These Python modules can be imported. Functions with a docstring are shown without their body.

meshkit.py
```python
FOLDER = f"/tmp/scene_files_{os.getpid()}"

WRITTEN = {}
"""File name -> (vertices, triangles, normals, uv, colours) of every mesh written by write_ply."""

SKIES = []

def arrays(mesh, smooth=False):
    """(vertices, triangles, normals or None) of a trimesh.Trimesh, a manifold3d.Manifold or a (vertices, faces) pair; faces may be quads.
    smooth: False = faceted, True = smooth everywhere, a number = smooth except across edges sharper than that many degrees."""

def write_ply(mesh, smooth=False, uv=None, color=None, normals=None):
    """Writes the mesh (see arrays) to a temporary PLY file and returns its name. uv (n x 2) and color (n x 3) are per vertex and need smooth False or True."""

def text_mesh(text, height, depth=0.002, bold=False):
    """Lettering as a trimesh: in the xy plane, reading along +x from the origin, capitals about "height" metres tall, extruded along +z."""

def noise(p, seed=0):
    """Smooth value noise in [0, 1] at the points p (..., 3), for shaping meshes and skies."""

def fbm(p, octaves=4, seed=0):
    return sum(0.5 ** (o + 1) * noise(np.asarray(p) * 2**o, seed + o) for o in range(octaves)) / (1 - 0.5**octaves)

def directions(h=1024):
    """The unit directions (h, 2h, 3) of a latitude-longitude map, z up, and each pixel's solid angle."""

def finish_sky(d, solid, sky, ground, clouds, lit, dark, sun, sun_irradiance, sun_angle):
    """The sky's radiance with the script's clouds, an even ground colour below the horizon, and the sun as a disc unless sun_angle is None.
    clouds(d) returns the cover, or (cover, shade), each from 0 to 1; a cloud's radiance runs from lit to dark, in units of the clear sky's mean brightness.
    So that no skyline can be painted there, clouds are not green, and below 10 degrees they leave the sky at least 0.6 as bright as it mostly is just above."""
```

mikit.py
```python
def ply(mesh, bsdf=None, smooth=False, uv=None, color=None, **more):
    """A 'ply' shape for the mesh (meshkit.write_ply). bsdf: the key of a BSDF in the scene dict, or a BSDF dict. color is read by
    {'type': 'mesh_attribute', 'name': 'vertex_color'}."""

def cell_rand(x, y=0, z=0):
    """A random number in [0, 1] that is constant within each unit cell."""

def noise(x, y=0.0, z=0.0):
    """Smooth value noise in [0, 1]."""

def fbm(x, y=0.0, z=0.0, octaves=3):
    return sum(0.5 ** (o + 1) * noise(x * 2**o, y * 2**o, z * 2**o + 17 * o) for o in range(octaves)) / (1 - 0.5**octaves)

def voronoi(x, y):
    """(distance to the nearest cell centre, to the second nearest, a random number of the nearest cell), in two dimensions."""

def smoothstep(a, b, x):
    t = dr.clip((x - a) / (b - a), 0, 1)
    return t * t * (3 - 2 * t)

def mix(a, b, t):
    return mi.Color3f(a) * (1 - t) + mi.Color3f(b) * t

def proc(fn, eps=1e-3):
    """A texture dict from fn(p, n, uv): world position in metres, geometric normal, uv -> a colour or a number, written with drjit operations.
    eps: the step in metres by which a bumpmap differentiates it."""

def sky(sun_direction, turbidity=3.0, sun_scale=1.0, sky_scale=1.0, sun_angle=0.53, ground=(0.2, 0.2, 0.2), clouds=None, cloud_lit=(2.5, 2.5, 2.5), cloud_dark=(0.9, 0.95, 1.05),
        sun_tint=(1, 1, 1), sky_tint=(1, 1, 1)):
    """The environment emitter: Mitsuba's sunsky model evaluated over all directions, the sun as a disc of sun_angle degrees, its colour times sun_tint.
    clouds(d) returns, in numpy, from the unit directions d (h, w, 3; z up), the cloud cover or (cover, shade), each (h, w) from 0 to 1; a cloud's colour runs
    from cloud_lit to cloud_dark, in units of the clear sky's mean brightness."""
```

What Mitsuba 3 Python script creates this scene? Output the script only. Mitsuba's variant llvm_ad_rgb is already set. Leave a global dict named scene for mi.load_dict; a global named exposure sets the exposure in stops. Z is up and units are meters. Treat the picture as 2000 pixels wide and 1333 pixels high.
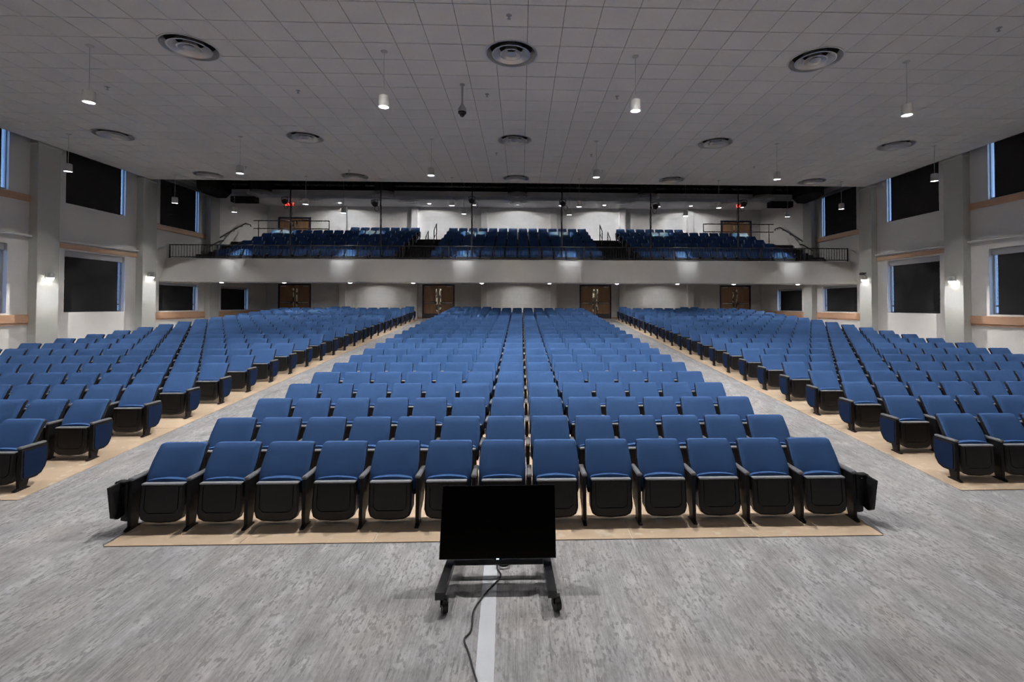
import math, random
import numpy as np, trimesh, drjit as dr, mitsuba as mi, mikit, meshkit
from shapely.geometry import box as sbox, Polygon, Point
from shapely.ops import unary_union
from shapely import affinity
from mikit import noise, fbm, cell_rand, smoothstep, mix, proc

T = mi.ScalarTransform4f
scene, labels = {}, {}
rng = random.Random(7)

# ------------------------------------------------------------------ camera, exposure, light strengths
exposure = 0.0
ZC = 2.165                                   # the lens stands on the stage, this high over the house floor
FX, PX, PY = 941.458, 1049.235, 581.283      # pixels of the 2000 x 1333 frame
YAW, PITCH, ROLL = -0.0338155, 0.0170659, 0.0020004
cyw, syw = math.cos(YAW), math.sin(YAW)
fwd = np.array([-syw * math.cos(PITCH), cyw * math.cos(PITCH), math.sin(PITCH)])
rgt = np.array([cyw, syw, 0.0])
upv = np.cross(rgt, fwd)
cr, sr = math.cos(ROLL), math.sin(ROLL)
rgt, upv = cr * rgt + sr * upv, -sr * rgt + cr * upv
M = np.eye(4)
M[:3, 0], M[:3, 1], M[:3, 2], M[:3, 3] = -rgt, upv, fwd, [0, 0, ZC]
scene['camera'] = {'type': 'perspective', 'fov_axis': 'x', 'fov': 2 * math.degrees(math.atan(1000 / FX)), 'near_clip': 0.05, 'far_clip': 200.0,
                   'principal_point_offset_x': (1000 - PX) / 2000, 'principal_point_offset_y': (666.5 - PY) / 1333, 'to_world': T(M.tolist())}
scene['sky'] = {**mikit.sky([0.25, -0.6, 0.76], turbidity=3.0, sun_scale=0.0, sky_scale=14.0, sky_tint=(0.72, 0.95, 1.25)), 'sampling_weight': 0.3}
LAMP = (1.0, 0.965, 0.93)
P_PENDANT, P_ROW4, P_BALC, P_WASH, P_UNDER, P_SCONCE, P_STAGE = 68.0, 60.0, 120.0, 46.0, 20.0, 16.0, 9.0
P_FRONT = 84.0

def spot(key, p, I, cutoff, beam, d=(0, 0, -1), tint=LAMP, w=1.0):
    if I <= 0: return
    t = [p[i] + d[i] for i in range(3)]
    scene[key] = {'type': 'spot', 'to_world': T().look_at(origin=list(p), target=t, up=[0, 1, 0.01] if abs(d[2]) > .7 else [0, 0, 1]),
                  'intensity': {'type': 'rgb', 'value': [I * c for c in tint]}, 'cutoff_angle': cutoff, 'beam_width': beam, 'sampling_weight': float(w)}

# ------------------------------------------------------------------ helpers
def numbered(name):
    if name not in scene and name not in labels and not any(k.startswith(name + '__') for k in used): return name
    i = 1
    while f'{name}_{i:03d}' in used: i += 1
    return f'{name}_{i:03d}'
used = set()
def key(name, parent=None):
    k = (parent + '__' if parent else '') + name
    if k in used:
        i = 1
        while f'{k}_{i:03d}' in used: i += 1
        k = f'{k}_{i:03d}'
    used.add(k)
    return k
def thing(name, label, cat, group=None, kind=None):
    k = key(name)
    tag(k, label, cat, group, kind)
    return k
def tag(k, label=None, cat=None, group=None, kind=None):
    d = {}
    if label: d['label'] = label
    if cat: d['category'] = cat
    if group: d['group'] = group
    if kind: d['kind'] = kind
    labels[k] = d
def add(name, mesh, bsdf, parent=None, smooth=False, label=None, emit=None, weight=0.002, kind=None, **kw):
    k = key(name, parent)
    d = mikit.ply(mesh, bsdf, smooth, **kw)
    if emit is not None:
        d['emitter'] = {'type': 'area', 'radiance': {'type': 'rgb', 'value': list(emit)}, 'sampling_weight': weight}
    scene[k] = d
    if label or kind: tag(k, label, kind=kind)
    return k
def struct(name, mesh, bsdf, label=None, smooth=False):
    k = add(name, mesh, bsdf, None, smooth)
    tag(k, label, kind='structure')
    return k
def bx(x0, x1, y0, y1, z0, z1):
    m = trimesh.creation.box(extents=[x1 - x0, y1 - y0, z1 - z0])
    m.apply_translation([(x0 + x1) / 2, (y0 + y1) / 2, (z0 + z1) / 2])
    return m
def cbx(x0, x1, y0, y1, z0, z1, b=0.01):
    """a box with bevelled edges"""
    pts = []
    for sx in (0, 1):
        for sy in (0, 1):
            for sz in (0, 1):
                p = np.array([(x0, x1)[sx], (y0, y1)[sy], (z0, z1)[sz]], float)
                s = np.array([1 - 2 * sx, 1 - 2 * sy, 1 - 2 * sz]) * b
                for a in range(3):
                    q = p + s; q[a] = p[a]; pts.append(q)
    return trimesh.convex.convex_hull(np.array(pts))
def cat(*ms):
    return trimesh.util.concatenate(list(ms))
def tube(p0, p1, r, n=8):
    return trimesh.creation.cylinder(radius=r, segment=[p0, p1], sections=n)
def poly_tube(pts, r, n=8):
    ms = []
    for a, b in zip(pts[:-1], pts[1:]): ms.append(tube(a, b, r, n))
    for p in pts[1:-1]:
        s = trimesh.creation.icosphere(subdivisions=1, radius=r * 1.02); s.apply_translation(p); ms.append(s)
    return cat(*ms)
def lathe(profile, n=32, at=(0, 0, 0)):
    m = trimesh.creation.revolve(np.array(profile, float), sections=n)
    m.apply_translation(at)
    return m
def ex(poly, h, plane='xy', at=0.0):
    """extrude a shapely polygon; plane 'xz': drawn in x,z and extruded along +y from at; 'yz': drawn in y,z along +x; 'xy': along +z"""
    geoms = getattr(poly, 'geoms', [poly])
    ms = [trimesh.creation.extrude_polygon(g, h, engine='earcut') for g in geoms if g.area > 1e-9]
    m = cat(*ms)
    v = m.vertices.copy()
    if plane == 'xy': m.apply_translation([0, 0, at]); return m
    if plane == 'xz': w = np.stack([v[:, 0], at + h - v[:, 2], v[:, 1]], 1)
    else: w = np.stack([at + v[:, 2], v[:, 0], v[:, 1]], 1)
    m = trimesh.Trimesh(w, m.faces, process=False)
    return m
def ribbon(rows, closed=False):
    """quads between successive polylines of equal length"""
    rows = np.array(rows, float); n, m = rows.shape[:2]
    i, j = np.meshgrid(np.arange(n - 1), np.arange(m - 1), indexing='ij')
    q = np.stack([i * m + j, i * m + j + 1, (i + 1) * m + j + 1, (i + 1) * m + j], -1).reshape(-1, 4)
    f = np.vstack([q[:, [0, 1, 2]], q[:, [0, 2, 3]]])
    return trimesh.Trimesh(rows.reshape(-1, 3), f, process=False)

# ------------------------------------------------------------------ materials
def mat(k, rgb, rough=0.6, spec=0.3, metal=0.0, two=True, **kw):
    b = {'type': 'principled', 'base_color': rgb if isinstance(rgb, dict) else {'type': 'rgb', 'value': list(rgb)}, 'roughness': rough, 'metallic': metal, 'specular': spec, **kw}
    scene[k] = {'type': 'twosided', 'bsdf': b} if two else b
    return k
def dif(k, rgb):
    scene[k] = {'type': 'twosided', 'bsdf': {'type': 'diffuse', 'reflectance': rgb if isinstance(rgb, dict) else {'type': 'rgb', 'value': list(rgb)}}}
    return k

def carpet_fn(p, n, uv):
    tx = dr.floor(p.x / 0.5)
    ty = dr.floor(p.y / 1.0 + cell_rand(tx) * 0.99)
    off = cell_rand(tx, ty, 3) * 40
    yarn = noise(p.x * 120, p.y * 3 + off, 1)
    yarn2 = noise(p.x * 280, p.y * 14 + off, 6)
    grain = noise(p.x * 150, p.y * 60, 8)
    streak = fbm(p.x * 30 + off, p.y * 5.0 + off, 2, octaves=3)
    patch = fbm(p.x * 7, p.y * 5.0, 5, octaves=4)
    big = fbm(p.x * 0.9, p.y * 0.9, 9, octaves=2)
    fleck = smoothstep(0.50, 0.70, fbm(p.x * 62, p.y * 26, 11, octaves=3)) * smoothstep(0.32, 0.62, patch)
    t = 0.30 + 0.26 * (yarn - 0.5) + 0.26 * (yarn2 - 0.5) + 0.22 * (grain - 0.5) + 0.42 * (streak - 0.5) + 0.80 * (patch - 0.5) + 0.32 * (big - 0.5) + 0.09 * (cell_rand(tx, ty, 7) - 0.5)
    v = dr.clip(0.270 + 0.29 * t, 0.08, 0.6) * (1 - 0.32 * fleck)
    w = fbm(p.x * 3.1, p.y * 2.1, 21, octaves=2)
    return mi.Color3f(v * (0.965 + 0.05 * w), v * 0.985, v * (1.035 - 0.06 * w))
dif('m_carpet', proc(carpet_fn))

def ply_fn(p, n, uv):
    pan = cell_rand(dr.floor((p.x + 3.72) / 1.19), dr.floor(p.y / 2.44), 4)
    g = fbm(p.x * 2.2 + pan * 9, p.y * 14, pan * 5, octaves=3)
    s = smoothstep(0.68, 0.80, fbm(p.x * 8, p.y * 9, 31, octaves=3))
    c = mix([0.60, 0.455, 0.315], [0.70, 0.56, 0.415], g) * (0.92 + 0.14 * pan)
    return mix(c, [0.76, 0.68, 0.56], s * 0.6)
dif('m_panel', proc(ply_fn))
dif('m_filler', (0.72, 0.66, 0.56))

def fabric_fn(p, n, uv):
    w = noise(p.x * 420, p.y * 420, p.z * 420)
    b = fbm(p.x * 5, p.y * 5, p.z * 5, octaves=2)
    k = 0.80 + 0.26 * w + 0.16 * (b - 0.5)
    return mi.Color3f(0.050 * k, 0.118 * k, 0.290 * k)
scene['m_fabric'] = {'type': 'twosided', 'bsdf': {'type': 'principled', 'base_color': proc(fabric_fn), 'roughness': 0.85, 'specular': 0.15, 'sheen': 0.35, 'sheen_tint': 0.6}}

dif('m_shadedcloth', (0.014, 0.026, 0.066))  # end panel cloth: seat blue with the dim aisle side's shade in its colour
def tile_fn(p, n, uv):
    s = noise(p.x * 130, p.y * 130, 3)
    c = cell_rand(dr.floor((p.x - 0.10739) / 0.6096), dr.floor((p.y - 7.726) / 0.6096), 5)
    v = 0.74 + 0.07 * (s - 0.5) + 0.02 * (c - 0.5)
    return mi.Color3f(v, v * 0.985, v * 0.965)
dif('m_tile', proc(tile_fn))
dif('m_tilefar', (0.80, 0.795, 0.78))
dif('m_grid', (0.38, 0.372, 0.36))

def wood_fn(p, n, uv):
    h = p.x + p.y
    g = fbm(h * 1.1, p.z * 26, 7, octaves=3)
    f = noise(h * 3, p.z * 150, 2)
    t = dr.clip(0.55 * g + 0.35 * f, 0, 1)
    return mix([0.44, 0.255, 0.155], [0.58, 0.375, 0.25], t)
mat('m_wood', proc(wood_fn), 0.45, 0.3)
def door_fn(p, n, uv):
    g = fbm(p.x * 24, p.z * 1.2, 3, octaves=3)
    return mix([0.23, 0.125, 0.066], [0.335, 0.20, 0.115], g)
mat('m_door', proc(door_fn), 0.4, 0.35)

def block_fn(p, n, uv):
    row = dr.floor(p.z / 0.203)
    fz = p.z / 0.203 - row
    qx = p.x / 0.406 + 0.5 * (row - 2 * dr.floor(row / 2))
    fx = qx - dr.floor(qx)
    j = dr.select((fz < 0.045) | (fx < 0.024), mi.Float(1), mi.Float(0))
    r = cell_rand(dr.floor(qx), row, 2)
    v = 0.63 + 0.035 * (r - 0.5) + 0.04 * (fbm(p.x * 9, p.z * 9, 1, octaves=2) - 0.5) - 0.07 * j
    return mi.Color3f(v * 1.0, v * 0.985, v * 0.965)
dif('m_block', proc(block_fn))

def wall_fn(p, n, uv):
    f = fbm(p.y * 1.3 + p.x, p.z * 1.3, 4, octaves=3)
    g = noise(p.y * 60 + p.x * 60, p.z * 60, 2)
    v = 0.70 + 0.03 * (f - 0.5) + 0.02 * (g - 0.5)
    return mi.Color3f(v, v * 0.985, v * 0.955)
dif('m_wall', proc(wall_fn))
dif('m_wallback', (0.64, 0.63, 0.62))
dif('m_fascia', (0.60, 0.578, 0.54))
dif('m_column', (0.455, 0.462, 0.438))
mat('m_whitepaint', (0.66, 0.655, 0.64), 0.4, 0.35)
dif('m_soffit', (0.80, 0.795, 0.785))
dif('m_voidblack', (0.018, 0.018, 0.018))
dif('m_stagewall', (0.05, 0.05, 0.052))
dif('m_stagefloor', (0.12, 0.09, 0.065))
dif('m_darkcarpet', (0.045, 0.045, 0.047))
mat('m_blackplastic', (0.011, 0.011, 0.0115), 0.42, 0.4)
mat('m_shell', (0.010, 0.0105, 0.013), 0.5, 0.35)
mat('m_lip', (0.26, 0.27, 0.29), 0.35, 0.5)
mat('m_arm', (0.135, 0.14, 0.15), 0.45, 0.45)
mat('m_standard', (0.009, 0.009, 0.010), 0.5, 0.2)
mat('m_blackmetal', (0.014, 0.014, 0.016), 0.3, 0.5)
mat('m_cart', (0.020, 0.021, 0.024), 0.22, 0.5)
mat('m_screen', (0.004, 0.004, 0.004), 0.16, 0.3)
mat('m_bezel', (0.006, 0.006, 0.007), 0.3, 0.4)
mat('m_alu', (0.68, 0.67, 0.66), 0.28, 0.5, metal=0.45)
mat('m_ventwhite', (0.80, 0.785, 0.77), 0.35, 0.5)
mat('m_steel', (0.60, 0.59, 0.57), 0.22, 0.5, metal=0.9)
mat('m_kick', (0.05, 0.048, 0.052), 0.35, 0.5)
mat('m_frame', (0.016, 0.018, 0.042), 0.4, 0.4)
mat('m_winframe', (0.34, 0.345, 0.36), 0.4, 0.4)
def shade_fn(p, n, uv):
    w = noise(p.y * 260, p.z * 260, 2)
    f = fbm(p.y * 2, p.z * 2, 6, octaves=2)
    v = 0.020 + 0.012 * (w - 0.5) + 0.006 * (f - 0.5)
    return mi.Color3f(v * 0.98, v, v * 1.06)
dif('m_shade', proc(shade_fn))
mat('m_can', (0.50, 0.495, 0.48), 0.4, 0.4)
dif('m_lens', (0.8, 0.8, 0.8))
dif('m_tape', (0.62, 0.655, 0.70))
mat('m_cable', (0.02, 0.021, 0.022), 0.5, 0.4)
scene['m_glass'] = {'type': 'thindielectric'}
dif('m_signhousing', (0.30, 0.03, 0.02))
def lobby_fn(p, n, uv):
    a = fbm(p.x * 9, p.z * 7, 3, octaves=2)
    t = smoothstep(0.44, 0.56, a)
    return mix([0.10, 0.09, 0.08], [0.80, 0.76, 0.66], t)
dif('m_lobby', proc(lobby_fn))

# ------------------------------------------------------------------ the hall: floor
XL, XR, CL, CR, YB = -14.62, 14.26, -14.37, 14.01, 28.2     # wall faces, column faces, back wall
SL = 0.0655
def zf(y):
    if y <= 4.3: return 0.0
    if y <= 5.7: return SL * (y - 4.3) ** 2 / 2.8
    return SL * (min(y, 26.3) - 5.0)
ys = [1.3, 4.3] + [4.3 + 0.2 * i for i in range(1, 8)] + [8, 12, 16, 20, 24, 26.3, YB]
xs_f = np.linspace(XL - 0.3, XR + 0.3, 9)
struct('floor', ribbon([[(x, y, zf(y)) for x in xs_f] for y in ys]), 'm_carpet', 'grey streaked carpet floor sloping up to the rear doors', smooth=25)
# tan floor panels under the three seating blocks, with a lighter filler in their joints
def floor_slab(x0, x1, y0, y1, lift, thick=0.004):
    yy = [y0] + [y for y in ys if y0 < y < y1] + [y1]
    top = ribbon([[(x0, y, zf(y) + lift), (x1, y, zf(y) + lift)] for y in yy])
    sides = [ribbon([[(x, y, zf(y) + lift - thick), (x, y, zf(y) + lift)] for y in yy]) for x in (x0, x1)]
    ends = [ribbon([[(x0, y, zf(y) + lift - thick), (x1, y, zf(y) + lift - thick)], [(x0, y, zf(y) + lift), (x1, y, zf(y) + lift)]]) for y in (y0, y1)]
    return cat(top, *sides, *ends)
for x0, x1, y0, n in ((-3.72, 3.42, 4.47, 6), (-12.7, -5.47, 5.47, 6), (5.10, 12.3, 5.45, 6)):
    add('filler_strip', floor_slab(x0, x1, y0, 26.4, 0.003), 'm_filler', 'floor', label='pale filler in the panel joints')
    w = (x1 - x0) / n
    for i in range(n):
        y = y0
        while y < 26.4:
            e = min(y + 2.44, 26.4)
            add('tan_panel', floor_slab(x0 + i * w + (0.006 if i else 0), x0 + (i + 1) * w - (0.006 if i < n - 1 else 0), y, e - (0.01 if e < 26.4 else 0), 0.008, 0.006), 'm_panel', 'floor')
            y = e
for x in (-3.735, 3.43):
    add('metal_edge_strip', floor_slab(x - 0.012, x + 0.012, 4.5, 12.0, 0.010, 0.008), 'm_steel', 'floor')

# stage that the camera stands on, behind the frame
struct('stage_floor', cat(bx(XL, XR, -8.5, 1.3, 0.55, 0.75)), 'm_stagefloor', 'wooden stage floor in front of the first rows')
struct('stage_front', bx(XL, XR, 1.27, 1.3, -0.1, 0.74), 'm_stagewall')
struct('wall_front', bx(XL - .3, XR + .3, -8.8, -8.5, -0.1, 9.4), 'm_stagewall')

# ------------------------------------------------------------------ side walls, windows, blinds
BAYS = [(11.88, 'a'), (15.95, 'b'), (20.0, 'c'), (24.03, 'd')]
COLY = [6.65, 10.72, 14.79, 18.79, 22.76]
def side_wall(side):
    sx = -1 if side == 'left' else 1
    X, face = (XL, CL) if sx < 0 else (XR, CR)
    S = lambda a, b: (min(X + sx * a, X + sx * b), max(X + sx * a, X + sx * b))     # depth behind the wall face
    holes = []
    for y0, b in BAYS:
        holes.append((y0, 1.92, 3.92 if b in 'ab' else 3.08, 'lower', b))
        if b != 'd': holes.append((y0, 5.44, 7.45, 'upper', b))
    wall = sbox(-8.6, -0.2, YB + 0.3, 9.4)
    for y0, z0, z1, lv, b in holes: wall = wall.difference(sbox(y0 - 0.02, z0, y0 + 2.32, z1))
    a, c = S(0, 0.30)
    w = struct(f'wall_{side}', ex(wall, 0.30, 'yz', a), 'm_wall', f'off-white {side} side wall with two levels of dark-shaded windows')
    for i, (y0, z0, z1, lv, b) in enumerate(holes):
        fd = 0.12 if lv == 'lower' else 0.075
        a, c = S(fd, fd + 0.05)
        fr = sbox(y0 - 0.02, z0, y0 + 2.32, z1).difference(sbox(y0 + 0.03, z0 + 0.05, y0 + (2.26 if lv == 'lower' else 2.295), z1 - 0.05))
        k = struct(f'window_{i + 1}' if sx < 0 else f'window_{i + 8}', ex(fr, 0.05, 'yz', a), 'm_winframe')
        a, c = S(fd + 0.02, fd + 0.025)
        add('pane', bx(a, a + 0.0005, y0 + 0.02, y0 + 2.27, z0 + 0.03, z1 - 0.03), 'm_glass', k)
        # roller blind: drawn down, a little short of the far jamb
        near = {'a': 'nearest the camera', 'b': 'between two sconces', 'c': 'beside the balcony', 'd': 'by the back corner'}[b]
        if b == 'c' and lv == 'lower': near = 'under the balcony edge'
        t = thing('roller_blind', f'dark roller blind drawn over {lv} window of {side} wall, {near}', 'blind')
        dpt = 0.022 if lv == 'upper' else 0.085
        head = 0.20 if lv == 'lower' else (0.16 if b == 'c' else 0.10)
        if z1 < 3.5: head = 0.10
        a, c = S(dpt, dpt + 0.004)
        add('shade_cloth', bx(a, c, y0 + 0.005, y0 + 2.13, z0 + (0.015 if lv == 'lower' else 0.0), z1 - head + 0.02), 'm_shade', t)
        a, c = S(dpt - 0.03, min(dpt + 0.05, fd - 0.002))
        add('headbox', cbx(a, c, y0 - 0.015, y0 + 2.31, z1 - head, z1, 0.01), 'm_winframe', t)
        if lv == 'lower':
            a, c = S(dpt - 0.02, dpt + 0.02)
            add('chain_tensioner', cbx(a, c, y0 + 2.12, y0 + 2.19, z0 + 0.24, z0 + 0.28, 0.008), 'm_blackplastic', t)
            add('chain', bx((a + c) / 2 - .003, (a + c) / 2 + .003, y0 + 2.15, y0 + 2.156, z0 + 0.27, z1 - head), 'm_blackplastic', t)
    def trim(y0, y1, z0, z1, d, m, nm, b=0.008):
        a, c = S(-d, 0.0)
        k = struct(nm, cbx(a, c, y0, y1, z0, z1, b), m)
    n = 0
    sp = [(10.72 + .7, 14.79, 'a'), (14.79 + .7, 18.79, 'b'), (18.79 + .68, 22.76, 'c'), (22.76 + .7, YB, 'd')]
    off = 0 if sx < 0 else 20
    for y0, y1, b in sp:
        if b in 'acd':
            n += 1; trim(y0, y1, 1.62, 1.87, 0.05, 'm_wood', f'trim_{off + n}')
            n += 1; trim(y0, y1, 1.565, 1.612, 0.035, 'm_wood', f'trim_{off + n}')
        if b in 'ac':
            n += 1; trim(y0, y1, 5.22, 5.42, 0.05, 'm_wood', f'trim_{off + n}')
        if b == 'b':
            n += 1; trim(y0, y1, 3.97, 4.12, 0.04, 'm_wood', f'trim_{off + n}')
        if b in 'ab':
            n += 1; trim(y0, y1 + 0.12, 4.17, 4.235, 0.11, 'm_whitepaint', f'trim_{off + n}', 0.015)
    # painted columns with a small crown
    for i, y in enumerate(COLY):
        top = 7.02 if i < 4 else 7.38
        a, c = sorted((face, X + sx * 0.02))
        k = key('column')
        scene[k] = mikit.ply(cbx(a, c, y, y + 0.70, -0.1, 9.2, 0.012), 'm_column')
        tag(k, f'grey painted column on the {side} side wall, ' + ['first from the stage', 'second from the stage', 'nearest in view with a glowing sconce', 'second in view with a sconce beside balcony', 'passing behind the balcony end'][i], 'column', kind='structure')
        a, c = sorted((face - sx * 0.03, X))
        add('crown', cbx(a, c, y - 0.03, y + 0.73, top - 0.07, top, 0.012), 'm_column', k)
    # crown line of plaster over the last upper window
    a, c = sorted((X - sx * 0.10, X))
    struct(f'trim_{off + 15}', cbx(a, c, 19.5, 22.76, 7.62, 7.72, 0.015), 'm_whitepaint')
    # sconces: down light on the column face
    for i, y in enumerate(COLY[:4]):
        z = 2.92 + 0.262 * (i - 2)
        lab = ['on first column from stage', 'on second column from stage', 'on the nearer visible column', 'on the column beside the balcony'][i]
        t = thing('wall_sconce', f'glowing down-light sconce {lab} of the {side} wall', 'sconce')
        yc, xf = y + 0.32, face
        xo = xf - sx * 0.10
        add('backplate', cbx(*sorted((xf, xf - sx * 0.02)), yc - 0.07, yc + 0.07, z + 0.02, z + 0.24, 0.005), 'm_can', t)
        add('shade', lathe([(0.0, 0.20), (0.06, 0.20), (0.085, 0.17), (0.09, 0.05), (0.085, 0.045), (0.08, 0.05), (0.0, 0.06)], 20, (xo, yc, z + 0.02)), 'm_can', t, smooth=40)
        add('lens', lathe([(0.0, -0.055), (0.045, -0.045), (0.07, -0.02), (0.082, 0.02), (0.078, 0.045)], 20, (xo, yc, z + 0.03)), 'm_lens', t, smooth=True, emit=[34, 32, 29], weight=0.01)
        spot(f'light_of_{t}', (xo - sx * 0.05, yc, z - 0.06), P_SCONCE, 86, 40, w=1.9 if i > 1 else 0.2)
side_wall('left')
side_wall('right')
# small security camera above the right sconce
t = thing('security_camera', 'small black security camera above sconce on right column beside balcony', 'camera')
add('mount', tube([CR, 19.10, 3.52], [CR - 0.10, 19.10, 3.50], 0.02), 'm_blackplastic', t)
add('body', cbx(CR - 0.17, CR - 0.07, 19.04, 19.28, 3.45, 3.54, 0.02), 'm_blackplastic', t)

# ------------------------------------------------------------------ back wall, pilasters, doors
DOORS_LOW, DOORS_UP = [-13.02, -4.79, 4.38, 12.72], [-13.06, 12.79]
ZB, ZP = zf(27), 5.36                      # floor at the rear doors; landing at the balcony doors
wall = sbox(XL - .3, -0.2, XR + .3, 9.4)
for x in DOORS_LOW: wall = wall.difference(sbox(x - 0.93, ZB - 0.3, x + 0.93, 3.39))
for x in DOORS_UP: wall = wall.difference(sbox(x - 0.93, ZP, x + 0.93, 7.25))
struct('wall_back', ex(wall, 0.30, 'xz', YB), 'm_block', 'painted block back wall behind the rows')
PIL = [-10.24, -6.17, -2.14, 1.90, 5.95, 9.98]
for i, x in enumerate(PIL):
    if min(abs(x - d) for d in DOORS_LOW) > 1.2:
        k = key('pilaster'); scene[k] = mikit.ply(cbx(x - .18, x + .18, YB - 0.20, YB + .01, ZB - .1, 3.45, 0.01), 'm_wallback'); tag(k, kind='structure')
    k = key('pilaster'); scene[k] = mikit.ply(cbx(x - .18, x + .18, YB - 0.20, YB + .01, 5.3, 7.85, 0.01), 'm_wallback'); tag(k, kind='structure')
edges = [XL] + [v for d in DOORS_LOW for v in (d - 0.93, d + 0.93)] + [XR]
for i in range(0, len(edges), 2):
    struct(f'baseboard_{i // 2 + 1}', cbx(edges[i], edges[i + 1], YB - 0.02, YB, ZB, ZB + 0.10, 0.004), 'm_wood')
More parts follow.
